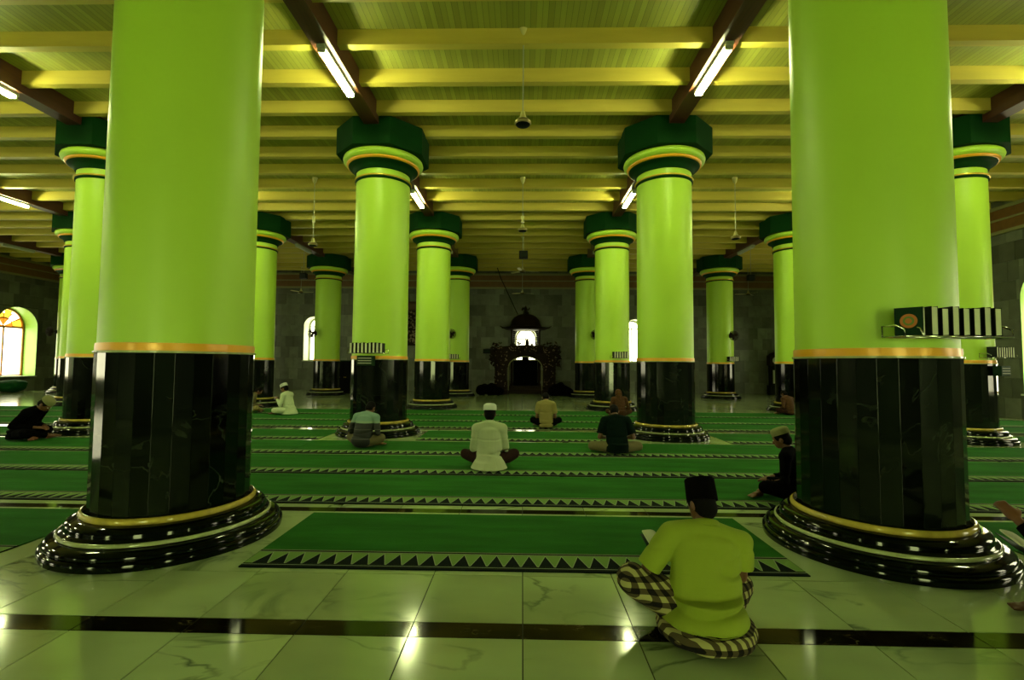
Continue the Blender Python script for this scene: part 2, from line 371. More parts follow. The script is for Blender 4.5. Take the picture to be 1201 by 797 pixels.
# ------------------------------------------------------------------ ceiling
ceil=struct(bpy.data.objects.new('ceiling',None),'cream boarded ceiling with deep cross joists'); C.objects.link(ceil)
g=nb(); box(g,((XL+XR)/2,(YB+YW)/2,ZD+.05),(XR-XL+1,YW-YB+1,.1)); ob('deck',g,'deck_boards',ceil)
y=D1+S-11*S/6; y0=7.40-12*S/6
g=nb(); box(g,(0,.07,(ZJ+ZD)/2),(XR-XL+.6,.14,ZD-ZJ)); 
jm=mesh_from(g,'joist','joist_paint')
yy=7.40-11*S/6
while yy<YW-.1:
    if yy>YB: obj('joist',jm,ceil,((XL+XR)/2,yy,0))
    yy+=S/6
g=nb(); box(g,(0,(YB+YW)/2,(ZB+ZD)/2),(.30,YW-YB,ZD-ZB)); bmesh_b=mesh_from(g,'ceiling_beam','beam_wood')
for k in (-7,-5,-3,-1,1,3):
    # cut around the capitals: beam runs over them
    struct(obj('trim_%d'%((k+9)//2),bmesh_b,None,(XC+k*HX,0,0)),'red-brown ceiling beam along a column line')
# ------------------------------------------------------------------ walls
def tiled_wall(name,axis,pos,a0,a1,z1,openings,sign,tw=.5,th_=.6):
    """axis 'y': wall plane at y=pos spanning x; axis 'x': plane at x=pos spanning y. sign: direction of outside."""
    root=struct(bpy.data.objects.new(name,None),'grey stone tiled wall'); C.objects.link(root)
    T=.8
    def P(a,z,d): return (a,pos+sign*d,z) if axis=='y' else (pos+sign*d,a,z)
    def bx(gm,a,b,z0,z1,d0,d1,mi=0):
        c=P((a+b)/2,(z0+z1)/2,(d0+d1)/2); s=(b-a,abs(d1-d0),z1-z0) if axis=='y' else (abs(d1-d0),b-a,z1-z0)
        box(gm,c,s,mi)
    g=nb(); cur=a0
    for (c,hw,zs,zt) in sorted(openings):
        bx(g,cur,c-hw,0,z1,.02,T); bx(g,c-hw,c+hw,0,zs,.02,T); bx(g,c-hw,c+hw,zt,z1,.02,T); cur=c+hw
    bx(g,cur,a1,0,z1,.02,T)
    o=ob('core',g,'stone_back',root)
    # arched spandrels
    for (c,hw,zs,zt) in openings:
        g=nb(); n=16; zc=zt-hw
        for s in (-1,1):
            arc=[(c+s*hw*math.cos(t),zc+hw*math.sin(t)) for t in [PI/2*i/n for i in range(n+1)]]
            pts=arc+[(c+s*hw,zt)]
            for d0,d1 in ((-.004,.06),):
                f=[g.verts.new(P(x,z,d0)) for x,z in pts]; b=[g.verts.new(P(x,z,T)) for x,z in pts]
                g.faces.new(f); g.faces.new(b[::-1])
                for i in range(len(pts)):
                    j=(i+1)%len(pts); g.faces.new((f[i],b[i],b[j],f[j])).material_index=1 if i<n else 0
        bmesh.ops.recalc_face_normals(g,faces=g.faces); ob('spandrel',g,['stone_tile','reveal_lime'],root)
    cl=[]
    nz=int(math.ceil(z1/th_))
    for r in range(nz):
        zb=r*th_; zt_=min(zb+th_,z1); i=0
        off=(r%2)*tw*.5
        a=a0-off
        while a<a1:
            b=a+tw; aa=max(a,a0); bb=min(b,a1)
            if bb-aa>.05:
                ok=True
                for (c,hw,zs,zt) in openings:
                    if bb>c-hw and aa<c+hw and zt_>zs and zb<zt:
                        ok=False
                        if aa<c-hw-.04: cl.append((aa,c-hw,zb,zt_))
                        if bb>c+hw+.04: cl.append((c+hw,bb,zb,zt_))
                        if zb<zs-.04: cl.append((max(aa,c-hw),min(bb,c+hw),zb,zs))
                        if zt_>zt+.04: cl.append((max(aa,c-hw),min(bb,c+hw),zt,zt_))
                if ok: cl.append((aa,bb,zb,zt_))
            a=b
    def key(t):
        p=P((t[0]+t[1])/2,(t[2]+t[3])/2,0); v=inframe(*p)
        # hidden behind the two nearest columns
        q=proj(*p)
        if v and (100<q[0]<305 or 930<q[0]<1130): v=False
        return (not v,math.dist(p,(0,0,CH)))
    cl.sort(key=key); cache={}; rest=nb(); n=0
    for t in cl:
        vis=not key(t)[0]; w_=round(t[1]-t[0]-.006,3); h_=round(t[3]-t[2]-.006,3)
        if w_<.01 or h_<.01: continue
        pr=random.uniform(0,.006)
        if vis and n<300:
            n+=1
            if (w_,h_) not in cache:
                gg=nb(); box(gg,(0,0,0),(w_,.03,h_) if axis=='y' else (.03,w_,h_)); cache[(w_,h_)]=mesh_from(gg,'wall_tile','stone_tile')
            obj('wall_tile',cache[(w_,h_)],root,P((t[0]+t[1])/2,(t[2]+t[3])/2,.012-pr))
        else:
            c=P((t[0]+t[1])/2,(t[2]+t[3])/2,.012-pr); box(rest,c,(w_,.03,h_) if axis=='y' else (.03,w_,h_))
    o=ob('remaining_tiles',rest,'stone_tile',root); o['kind']='stuff'
    return root
WINF=[(-11.75,.52,1.62,4.1),(.2,.62,1.7,3.55),(6.2,.5,1.66,4.05)]
WINL=[(y_,1.0,.72,4.17) for y_ in (23.5,17.3,11.1,4.9,-1.3)]  # first one is in view; the others are unseen, added for side light
WINR=[(y_,1.0,.72,4.6) for y_ in (20.1,13.9,7.7,1.5)]  # second one is in view; the rest are unseen, added for side light
tiled_wall('wall_back','y',YW,XL-.8,XR+.8,ZD,WINF,1)
tiled_wall('wall_left','x',XL,YB,YW,ZD,WINL,-1)
tiled_wall('wall_right','x',XR,YB,YW,ZD,WINR,1)
WINB=[(x,.7,.02,3.4) for x in (-21.7,-15.5,-9.3,-3.1,3.1,9.3)]  # unseen doorways, added so daylight reaches columns and floor from behind
tiled_wall('wall_front','y',YB,XL-.8,XR+.8,ZD,WINB,-1)
# cornice bands
def cornice(name,axis,pos,a0,a1,sign):
    root=struct(bpy.data.objects.new(name,None),'orange-brown and cream cornice band'); C.objects.link(root)
    for nm,z0,z1,d,mt_ in (('cream_fillet',5.70,5.80,.10,'trim_cream'),('brown_band',5.80,6.12,.07,'trim_wood'),('cream_fillet',6.12,6.17,.09,'trim_cream'),('brown_band',6.17,6.45,.12,'trim_wood'),('cream_fillet',6.45,6.55,.16,'trim_cream')):
        g=nb(); c=((a0+a1)/2,pos-sign*d/2,(z0+z1)/2) if axis=='y' else (pos-sign*d/2,(a0+a1)/2,(z0+z1)/2)
        box(g,c,(a1-a0,d,z1-z0) if axis=='y' else (d,a1-a0,z1-z0)); ob(nm,g,mt_,root)
cornice('trim_20','y',YW,XL,XR,1); cornice('trim_21','x',XL,YB,YW,-1); cornice('trim_22','x',XR,YB,YW,1)
# windows
def window(name,axis,pos,sign,spec,fancy,frame,reveal,label):
    c,hw,zs,zt=spec; root=struct(bpy.data.objects.new(name,None),label); C.objects.link(root)
    def P(a,z,d): return (a,pos+sign*d,z) if axis=='y' else (pos+sign*d,a,z)
    zc=zt-hw; n=20; T=.76
    def ring(gm,r0,r1,d0,d1,mi=0,bottom=True):
        o1=[(c-r1,zs)]+[(c+r1*math.cos(t),zc+r1*math.sin(t)) for t in [PI-PI*i/n for i in range(n+1)]]+[(c+r1,zs)]
        i1=[(c-r0,zs)]+[(c+r0*math.cos(t),zc+r0*math.sin(t)) for t in [PI-PI*i/n for i in range(n+1)]]+[(c+r0,zs)]
        V=[[gm.verts.new(P(x,z,d)) for x,z in L_] for L_,d in ((o1,d0),(i1,d0),(i1,d1),(o1,d1))]
        for i in range(len(o1)-1):
            for k in range(4):
                f=gm.faces.new((V[k][i],V[k][i+1],V[(k+1)%4][i+1],V[(k+1)%4][i])); f.material_index=mi
        for e in (0,-1): gm.faces.new([V[k][e] for k in range(4)]).material_index=mi
    # reveal lining
    g=nb(); ring(g,hw-.012,hw+.004,-.012,T); bmesh.ops.recalc_face_normals(g,faces=g.faces); ob('reveal',g,reveal,root)
    g=nb(); s=(2*hw+.1,T+.05,.05) if axis=='y' else (T+.05,2*hw+.1,.05); box(g,P(c,zs+.0,T/2-.03),s); ob('sill',g,'reveal_white',root)
    g=nb(); ring(g,hw-.10,hw-.012,T-.10,T); 
    bw=.07
    def bar(a0,z0,a1,z1,w_=bw):
        cx=P((a0+a1)/2,(z0+z1)/2,T-.05); s0=(max(a1-a0,w_),.06,max(z1-z0,w_)); s0=s0 if axis=='y' else (s0[1],s0[0],s0[2]); box(g,cx,s0)
    bar(c,zs,c,zc); bar(c-hw+.1,zc,c+hw-.1,zc); bar(c-hw+.02,zs+.05,c+hw-.02,zs+.05)
    if not fancy: bar(c,zc,c,zt-.1,.04)
    bmesh.ops.recalc_face_normals(g,faces=g.faces); ob('window_frame',g,frame,root)
    # panes
    for s in (-1,1):
        g=nb(); a0=c+s*bw/2; a1=c+s*(hw-.1); am=(a0+a1)/2
        sz=(abs(a1-a0),.01,zc-zs-.12) if axis=='y' else (.01,abs(a1-a0),zc-zs-.12)
        box(g,P(am,(zs+.09+zc-.035)/2,T-.03),sz); ob('pane',g,'pane_white',root)
    rr=hw-.10
    if fancy:
        cols=['pane_orange','pane_yellow','pane_white','pane_yellow','pane_orange','pane_white']
        segs=6
        for i in range(segs):
            for (q0,q1,off) in ((.06,.46,0),(.5,.98,1)):
                g=nb(); t0=PI*i/segs+.05; t1=PI*(i+1)/segs-.05; m_=5
                pts=[(c+rr*q0*math.cos(t0+(t1-t0)*k/m_),zc+.06+rr*q0*math.sin(t0+(t1-t0)*k/m_)) for k in range(m_+1)]+[(c+rr*q1*math.cos(t1+(t0-t1)*k/m_),zc+.03+(rr-.02)*q1*math.sin(t1+(t0-t1)*k/m_)) for k in range(m_+1)]
                v=[g.verts.new(P(x,z,T-.03)) for x,z in pts]; v2=[g.verts.new(P(x,z,T-.04)) for x,z in pts]; g.faces.new(v); g.faces.new(v2[::-1])
                for k in range(len(v)): g.faces.new((v[k],v2[k],v2[(k+1)%len(v)],v[(k+1)%len(v)]))
                bmesh.ops.recalc_face_normals(g,faces=g.faces); ob('pane',g,cols[(i*2+off*3)%6],root)
        g=nb(); box(g,P(c,zc+.25,T-.02),(2*rr,.01,.9) if axis=='y' else (.01,2*rr,.9)); ob('leading',g,'orange_wood',root)
    else:
        g=nb(); pts=[(c+rr*math.cos(PI*k/16),zc+.03+(rr-.03)*math.sin(PI*k/16)) for k in range(17)]
        v=[g.verts.new(P(x,z,T-.03)) for x,z in pts]; v2=[g.verts.new(P(x,z,T-.04)) for x,z in pts]; g.faces.new(v); g.faces.new(v2[::-1])
        for k in range(17): g.faces.new((v[k],v2[k],v2[(k+1)%17],v[(k+1)%17]))
        bmesh.ops.recalc_face_normals(g,faces=g.faces); ob('pane',g,'pane_white',root)
window('window_1','y',YW,1,WINF[0],False,'reveal_white','reveal_white','arched daylit window left of the far wall')
window('window_2','y',YW,1,WINF[1],False,'trim_cream','reveal_white','arched daylit window behind the carved pulpit')
window('window_3','y',YW,1,WINF[2],False,'reveal_white','reveal_white','arched daylit window right of the pulpit')
for i_,w_ in enumerate(WINL[1:]): window('window_%d'%(6+i_),'x',XL,-1,w_,False,'orange_wood','reveal_lime','unseen arched window in left wall, added to light the columns')  # added glowing windows out of view, they put rim light on the shafts
for i_,w_ in enumerate([WINR[0]]+WINR[2:]): window('window_%d'%(10+i_),'x',XR,1,w_,False,'orange_wood','reveal_lime','unseen arched window in right wall, added to light the columns')  # likewise added out of view on the right, as extra side light
window('window_4','x',XL,-1,WINL[0],True,'orange_wood','reveal_lime','arched stained glass window in left wall')
window('window_5','x',XR,1,WINR[1],True,'orange_wood','reveal_lime','arched stained glass window in right wall')
# ------------------------------------------------------------------ columns
NP=28; RD=.596
def col_meshes():
    q={}
    g=nb(); lathe(g,[(.881,0),(.886,.03),(.884,.055),(.872,.066),(.858,.070),(.862,.085),(.855,.105),(.835,.122),(.81,.128),(.785,.135)],96,caps=False); 
    lathe(g,[(.765,.165),(.757,.175),(.740,.182),(.735,.195),(.737,.215),(.725,.235),(.70,.25),(.675,.258),(.655,.262),(.5,.262)],96,caps=False)
    lathe(g,[(.785,.135),(.765,.165)],96,caps=False); q['base_moulding']=mesh_from(g,'base_moulding','moulding_marble',True,60)
    g=nb(); lathe(g,torus_prof(.768,.017,.152),96,caps=False); q['pale_base_ring']=mesh_from(g,'pale_base_ring','pale_ring',True)
    g=nb(); lathe(g,torus_prof(.628,.026,.285),96,caps=False); q['yellow_base_ring']=mesh_from(g,'yellow_base_ring','yellow_marble',True)
    g=nb(); w_=2*RD*math.tan(PI/NP)-.003; box(g,(0,-RD+.008,.94),(w_,.016,1.30),bev=.0007); q['marble_panel']=mesh_from(g,'marble_panel','black_marble')
    g=nb(); lathe(g,[(RD-.02,.2),(RD-.02,1.60)],NP); q['drum_core']=mesh_from(g,'drum_core','mortar')
    g=nb(); lathe(g,[(RD/math.cos(PI/NP),.25),(RD/math.cos(PI/NP),1.595)],NP); q['marble_drum']=mesh_from(g,'marble_drum','black_marble')
    g=nb(); lathe(g,[(.58,1.592),(.609,1.592),(.611,1.60),(.609,1.608),(.58,1.608)],96,caps=False); q['cream_lip']=mesh_from(g,'cream_lip','pale_ring',True,30)
    g=nb(); lathe(g,[(.57,1.608),(.597,1.609),(.599,1.64),(.597,1.672),(.57,1.676)],96,caps=False); q['gold_band']=mesh_from(g,'gold_band','gold_paint',True,40)
    g=nb(); lathe(g,[(.586,1.65),(.585,1.75),(.578,5.70)],96); q['shaft']=mesh_from(g,'shaft','lime_paint',True,60)
    g=nb(); lathe(g,[(.57,5.430),(.602,5.435),(.606,5.46),(.602,5.485),(.57,5.52)],72,caps=False); q['neck_ring']=mesh_from(g,'neck_ring','green_paint',True)
    g=nb(); lathe(g,torus_prof(.604,.018,5.497),72,caps=False); q['neck_bead']=mesh_from(g,'neck_bead','gold_trim',True)
    g=nb(); lathe(g,[(.57,5.64),(.60,5.642),(.608,5.655),(.625,5.70),(.655,5.74),(.695,5.765),(.735,5.778),(.75,5.80),(.74,5.83)],72,caps=False); q['bell']=mesh_from(g,'bell','green_paint',True,50)
    g=nb(); lathe(g,[(.735,5.795),(.768,5.80),(.785,5.825),(.79,5.845),(.77,5.85)],72,caps=False); q['capital_bead']=mesh_from(g,'capital_bead','gold_paint',True,50)
    g=nb(); lathe(g,[(.775,5.845),(.815,5.86),(.85,5.895),(.862,5.935),(.85,5.98),(.82,6.01)],72); q['cushion']=mesh_from(g,'cushion','lime_paint',True)
    g=nb(); a=.93; rr=a/math.cos(PI/8); v=[]
    for z in (6.0,6.58):
        v.append([g.verts.new((rr*math.cos(PI/8+PI/4*i),rr*math.sin(PI/8+PI/4*i),z)) for i in range(8)])
    g.faces.new(v[0][::-1]); g.faces.new(v[1])
    for i in range(8): g.faces.new((v[0][i],v[0][(i+1)%8],v[1][(i+1)%8],v[1][i]))
    bmesh.ops.bevel(g,geom=list(g.edges),offset=.008,segments=1,affect='EDGES'); q['octagonal_block']=mesh_from(g,'octagonal_block','green_paint')
    return q
CM=col_meshes()
side={-7:'fourth column line left of the aisle',-5:'third column line left of the aisle',-3:'second column line left of the aisle',-1:'left side of the central aisle',1:'right side of the central aisle',3:'second column line right of the aisle'}
rown=['nearest row','second row','third row','farthest row']
COL={}
for r,ks in ((0,(-1,1)),(1,(-3,-1,1,3)),(2,(-5,-3,-1,1,3)),(3,(-7,-5,-3,-1,1,3))):
    for k in ks:
        t=thing('column','lime column with black marble base, %s, %s'%(rown[r],side[k]),'column',(XC+k*HX,D1+r*S,0),0,'round lime-green columns')
        COL[(k,r)]=t
        for n in ('base_moulding','pale_base_ring','yellow_base_ring','cream_lip','gold_band','shaft','neck_ring','neck_bead','bell','capital_bead','cushion','octagonal_block'):
            obj(n,CM[n],t)
        if r<1:
            obj('drum_core',CM['drum_core'],t)
            for i in range(NP): obj('marble_panel',CM['marble_panel'],t,None,(0,0,2*PI*i/NP))
        else: obj('marble_drum',CM['marble_drum'],t,None,(0,0,PI/NP))
# ------------------------------------------------------------------ tube lights
def fixture_meshes():
    q={}
    g=nb(); box(g,(0,0,-.03),(.13,1.36,.06),bev=.006); q['housing']=mesh_from(g,'housing','housing')
    g=nb(); box(g,(0,0,-.085),(.12,.035,.06),bev=.004); q['end_holder']=mesh_from(g,'end_holder','housing')
    for n in ('lit','unlit'):
        g=nb(); tube(g,[(0,-.62,0),(0,.62,0)],.024,12); q[n]=mesh_from(g,'tube','tube_'+n,True,50)
    return q
FX=fixture_meshes()
bn={-7:'fourth beam left of the aisle',-5:'third beam left of the aisle',-3:'second beam left of the aisle',-1:'beam left of the central aisle',1:'beam right of the central aisle',3:'second beam right of the aisle'}
for r,yc in enumerate((1.60,7.82,14.04,20.26)):
    for k in (-7,-5,-3,-1,1,3):
        lit=r in (1,2)
        t=thing('tube_light','%s twin fluorescent light, %s, %s'%('lit' if lit else 'unlit',bn[k],['above camera','before second column row','before third column row','before farthest column row'][r]),'ceiling light',(XC+k*HX,yc,ZB),0,'twin tube lights under the beams')
        obj('housing',FX['housing'],t)
        for s in (-1,1):
            obj('end_holder',FX['end_holder'],t,(0,s*.64,0)); obj('tube',FX['lit' if lit else 'unlit'],t,(s*.034,0,-.092))
# ------------------------------------------------------------------ ceiling fans
def fan_parts(t,drop,blades,small=False):
    g=nb(); lathe(g,[(.02,-.17),(.05,-.12),(.075,-.02),(.08,0)],20); ob('canopy',g,'fan_cream',t,True,50)
    g=nb(); tube(g,[(0,0,-.1),(0,0,-drop)],.010,8); ob('rod',g,'steel_grey',t,True,50)
    g=nb(); lathe(g,[(.028,-drop+.02),(.04,-drop-.03),(.065,-drop-.10),(.05,-drop-.11)],20); ob('lower_cup',g,'fan_cream',t,True,50)
    m_=ob('motor',(lambda g:(lathe(g,[(.04,-drop-.10),(.10,-drop-.115),(.128,-drop-.145),(.13,-drop-.165),(.115,-drop-.185),(.118,-drop-.19)],28),g)[1])(nb()),'fan_metal',t,True,50)
    g=nb(); lathe(g,[(.112,-drop-.19),(.10,-drop-.205),(.05,-drop-.215),(.01,-drop-.217)],28); ob('motor_cap',g,'black_plastic',m_,True,50)
    if blades:
        g0=blades
        for i in range(3):
            a=g0+i*2*PI/3; g=nb()
            pts=[(.10,-.018),(.16,-.05),(.30,-.07),(.62,-.06),(.66,-.03),(.66,.04),(.60,.06),(.28,.05),(.16,.03),(.10,.018)]
            for z in (0,.006): pass
            v=[g.verts.new((x,y_,-drop-.15+y_*.22)) for x,y_ in pts]; v2=[g.verts.new((x,y_,-drop-.156+y_*.22)) for x,y_ in pts]
            g.faces.new(v); g.faces.new(v2[::-1])
            for i2 in range(len(v)): g.faces.new((v[i2],v2[i2],v2[(i2+1)%len(v)],v[(i2+1)%len(v)]))
            bmesh.ops.recalc_face_normals(g,faces=g.faces); ob('blade',g,'fan_cream',t,rot=(0,0,a))
fr_=['nearest the camera','second back from the camera','third back from the camera','closest to the far wall']
for (x,r,bl,lab) in ((0,0,0,'bladeless ceiling fan motor on a rod over the aisle, '+fr_[0]),(0,1,0,'bladeless ceiling fan motor on a rod over the aisle, '+fr_[1]),(0,2,.25,'cream bladed ceiling fan over the aisle, '+fr_[2]),(0,3,2.6,'cream bladed ceiling fan over the aisle, '+fr_[3]),
    (-2,1,0,'bladeless ceiling fan motor left of the aisle, between second and third column rows'),(2,1,0,'bladeless ceiling fan motor right of the aisle, between second and third column rows'),(-4,3,.1,'cream bladed ceiling fan by the far wall, left part'),(4,3,2.9,'cream bladed ceiling fan by the far wall, right part')):
    yy=7.45+r*6.1
    t=thing('ceiling_fan',lab,'ceiling fan',(XC+x*HX*.96,yy,ZD if r==0 else ZJ+.02),0,'ceiling fans on long rods')
    t.location.z=ZD
    fan_parts(t,{-2:1.77,2:1.55}.get(x,1.34),bl)
    if r==1 and x<=0:
        g=nb(); lathe(g,[(.055,-1.12),(.025,-1.2),(.05,-1.28)],14); ob('rod_coupling',g,'fan_cream',t,True,50)
# speakers / dark boxes
def speaker(x,y,z,lab,rod=0):
    t=thing('loudspeaker',lab,'loudspeaker',(x,y,z),0,'small dark hanging loudspeakers')
    g=nb(); box(g,(0,0,0),(.30,.22,.26),bev=.02); ob('enclosure',g,'black_plastic',t)
    g=nb(); box(g,(0,-.115,0),(.25,.012,.21)); ob('grille',g,'book_black',t)
    g=nb(); tube(g,[(0,0,.12),(0,0,ZD-z)],.010,6); ob('rod',g,'steel_grey',t)
speaker(.02,16.6,5.28,'small dark loudspeaker hanging over the central aisle')
speaker(-9.9,21.6,5.42,'small dark loudspeaker hanging left of the aisle near far wall')
speaker(10.1,21.6,5.42,'small dark loudspeaker hanging right of the aisle near far wall')
# ------------------------------------------------------------------ book racks
def frame_rot(k,r,phi,d=0,z=0):
    cx,cy=XC+k*HX,D1+r*S; return (cx+(RD+d)*math.sin(phi),cy-(RD+d)*math.cos(phi),z),phi
def rack(k,r,phi,length,lab,z=1.745,nbk=8,gap=.03,near=False,start=.2,grp='books standing in a column rack',wall_where=''):
    loc,rz=frame_rot(k,r,phi,.0,z)
    t=thing('book_rack',lab,'rack',loc,rz,'chrome wire book racks on the columns')
    L=length/2; dp=.23
    g=nb()
    for y_,zz in ((-.03,0),(-dp,0),(-dp*.5,0)): tube(g,[(-L,y_,zz),(L,y_,zz)],.006,8)
    ob('shelf_wires',g,'chrome',t,True)
    for s in (-1,1):
        g=nb(); tube(g,[(s*L,-.02,0),(s*L,-.02,.085),(s*L,-.08,.085),(s*L,-.15,.082),(s*L,-dp+.01,.05),(s*L,-dp,0),(s*L,-.02,0)],.007,8); ob('end_loop',g,'chrome',t,True)
    for xx in ((-L*.66,) if near else ()):
        g=nb(); tube(g,[(xx,-.03,.085),(xx,-.12,.084),(xx,-dp+.03,.06),(xx,-dp,0)],.006,8); ob('divider_wire',g,'chrome',t,True)
    g=nb(); tube(g,[(-L,-.02,.085),(-L+.25*length,-.02,.085)],.006,8); ob('top_wire',g,'chrome',t,True)
    # the bracket that ties the rack to the shaft
    g=nb(); box(g,(0,.0,.03),(.10,.05,.05)); ob('bracket',g,'steel_grey',t)
    mz=Matrix.Rotation(rz,4,'Z')
    x=-L+start*length; n=nbk
    st=(length*(1-start)-.03)/n
    for i in range(n):
        th=st*.58
        p=Vector(loc)+mz@Vector((x+th/2+i*st,-.125,.007))
        bh=.205+random.uniform(-.006,.01)
        o=thing('book','dark book with pale pages, %s from left, in rack%s'%(['first','second','third','fourth','fifth','sixth','seventh','eighth','ninth','tenth'][i],wall_where),'book',p,rz+(0.0),grp+wall_where)
        tilt=0
        o.rotation_euler=(0,tilt,rz+(.62 if near and i==0 else 0))
        if near and i==0: o.location=Vector(loc)+mz@Vector((x-.012,-.125,.008))
        cm='book_green' if i==0 and near else 'book_black'
        g=nb()
        box(g,(-th/2,0,bh/2),(.004,.17,bh)); box(g,(th/2,0,bh/2),(.004,.17,bh)); box(g,(0,.083,bh/2),(th+.004,.004,bh)); ob('cover',g,cm,o)
        g=nb(); box(g,(0,-.003,bh/2),(th-.004,.16,bh-.012)); ob('page_block',g,'paper',o)
        if i==0 and near:
            o['label']='dark green book with round orange medallion, leftmost in the nearest rack'
            rm=Matrix.Rotation(-PI/2,3,'Y')
            g=nb(); lathe(g,[(.052,0),(.052,.001)],28,0,(-th/2-.0022,0,bh*.52),True,rm); ob('medallion',g,'orange_print',o)
            g=nb(); lathe(g,[(.034,0),(.034,.001)],24,0,(-th/2-.0034,0,bh*.52),True,rm); ob('medallion_centre',g,'carpet_light',o)
            g=nb(); lathe(g,[(.020,0),(.020,.001)],20,0,(-th/2-.0046,0,bh*.52),True,rm); ob('medallion_heart',g,'orange_print',o)
    return t
rack(1,0,R(3.2),.80,'large chrome wire rack of books on the nearest right column',z=1.745,nbk=8,near=True,start=.17,wall_where=' on nearest right column')
rack(-1,1,R(-3),.78,'chrome book rack on the second-row column left of the aisle',z=1.72,nbk=9,start=.05,wall_where=' on second-row left aisle column')
rack(3,1,R(16),.72,'chrome book rack on the second-row column at far right',z=1.72,nbk=8,start=.25,wall_where=' on second-row far right column')
rack(1,2,R(12),.62,'chrome book rack on the third-row column right of the aisle',z=1.74,nbk=6,start=.1,wall_where=' on third-row right aisle column')
rack(-1,3,R(-4),.60,'chrome book rack on the farthest-row column left of the aisle',z=1.74,nbk=5,start=.05,wall_where=' on farthest left aisle column')
rack(3,3,R(25),.62,'chrome book rack on the farthest-row column at the right',z=1.72,nbk=6,start=.05,wall_where=' on farthest right column')
def small_box(k,r,phi,lab,z=1.47):
    loc,rz=frame_rot(k,r,phi,.115,z); t=thing('letter_box',lab,'box',loc,rz)
    g=nb(); box(g,(0,0,.10),(.34,.14,.20),bev=.008); ob('case',g,'book_green',t)
    for i in range(3):
        g=nb(); box(g,(0,-.074,.05+i*.05),(.28,.008,.012)); ob('slot_strip',g,'steel_grey',t)
small_box(-1,1,R(-6),'small dark green slotted box under the rack on second-row left column')
small_box(3,1,R(24),'small dark box under the book rack on the second-row far right column',1.36)
# wall fans on the farthest columns
def wall_fan(k,r,phi,lab):
    loc,rz=frame_rot(k,r,phi,0,2.88); t=thing('wall_fan',lab,'fan',loc,rz*.35,'round caged fans on the farthest columns')
    g=nb(); box(g,(0,-.02,0),(.12,.06,.16),bev=.01); tube(g,[(0,-.03,0),(0,-.14,.02)],.018,8); ob('bracket',g,'black_plastic',t)
    rx=Matrix.Rotation(PI/2,3,'X')
    g=nb(); lathe(g,[(.03,.14),(.06,.15),(.07,.20),(.05,.23)],16,0,(0,0,0),True,rx); ob('motor',g,'black_plastic',t,True,50)
    g=nb()
    for R_ in (.07,.12,.17,.22): tube(g,[(R_*math.cos(2*PI*i/24),-.30-.02*math.cos(R_*8),R_*math.sin(2*PI*i/24)) for i in range(25)],.009,6)
    for i in range(16):
        a=2*PI*i/16; tube(g,[(.03*math.cos(a),-.335,.03*math.sin(a)),(.15*math.cos(a),-.325,.15*math.sin(a)),(.225*math.cos(a),-.27,.225*math.sin(a)),(.15*math.cos(a),-.21,.15*math.sin(a)),(.05*math.cos(a),-.2,.05*math.sin(a))],.007,5)
    ob('cage',g,'dark_brown',t)
    for i in range(3):
        a=2*PI*i/3+.4; g=nb(); pts=[(.02,-.02),(.10,-.06),(.18,-.05),(.20,.02),(.14,.06),(.02,.03)]
        v=[g.verts.new((x*math.cos(a)-y_*math.sin(a),-.265+y_*.3,x*math.sin(a)+y_*math.cos(a))) for x,y_ in pts]; v2=[g.verts.new(q.co+Vector((0,-.006,0))) for q in v]
        g.faces.new(v); g.faces.new(v2[::-1])
        for i2 in range(6): g.faces.new((v[i2],v2[i2],v2[(i2+1)%6],v[(i2+1)%6]))
        bmesh.ops.recalc_face_normals(g,faces=g.faces); ob('blade',g,'dark_brown',t)
wall_fan(-3,3,R(-36),'round caged fan on the farthest column, second line left of aisle')
wall_fan(-1,3,R(-12),'round caged fan on the farthest column left of the aisle')
wall_fan(1,3,R(20),'round caged fan on the farthest column right of the aisle')
wall_fan(3,3,R(24),'round caged fan on the farthest column, second line right of aisle')
wall_fan(-7,3,R(-35),'round caged fan on the farthest column, nearest the left wall')
# ------------------------------------------------------------------ mimbar (carved pulpit) and gate
def leaf_stuff(bm,boxes,n,s0=.05,s1=.11,seed=3):
    rn=random.Random(seed)
    for i in range(n):
        x0,x1,y0,y1,z0,z1=boxes[rn.randrange(len(boxes))]
        c=Vector((rn.uniform(x0,x1),rn.uniform(y0,y1),rn.uniform(z0,z1))); s=rn.uniform(s0,s1)
        rot=Matrix.Rotation(rn.uniform(0,6.28),3,'Y')@Matrix.Rotation(rn.uniform(-.6,.6),3,'X')
        pts=[(0,0,-s),(s*.45,-.02,-.1*s),(0,-.03,s),(-s*.45,-.02,-.1*s)]
        v=[bm.verts.new(c+rot@Vector(p)) for p in pts]; b=bm.verts.new(c+Vector((0,.03,0)))
        bm.faces.new(v)
        for k in range(4): bm.faces.new((v[k],b,v[(k+1)%4]))
t=thing('carved_gate','dark carved wooden gate with foliage crest before the pulpit','gate',(.15,24.6,0))
for s in (-1,1):
    g=nb(); box(g,(s*1.22,0,1.10),(.62,.30,2.2),bev=.02); box(g,(s*1.22,0,.12),(.74,.42,.24),bev=.02); box(g,(s*1.22,0,2.05),(.70,.38,.12),bev=.02)
    p=ob('pillar',g,'dark_brown',t)
    g=nb(); leaf_stuff(g,[(s*1.22-.30,s*1.22+.30,-.20,-.17,.35,2.0)],110,seed=5+s); o=ob('carving',g,['dark_brown'],p); o['kind']='stuff'
    g=nb(); leaf_stuff(g,[(s*1.22-.30,s*1.22+.30,-.22,-.20,.4,2.0)],30,.03,.06,seed=15+s); o=ob('gilt_carving',g,'gilt_spark',p); o['kind']='stuff'
g=nb(); n=20; w0=.86
arc=[(w0*math.cos(PI-PI*i/n),1.35+.55*math.sin(PI*i/n)) for i in range(n+1)]
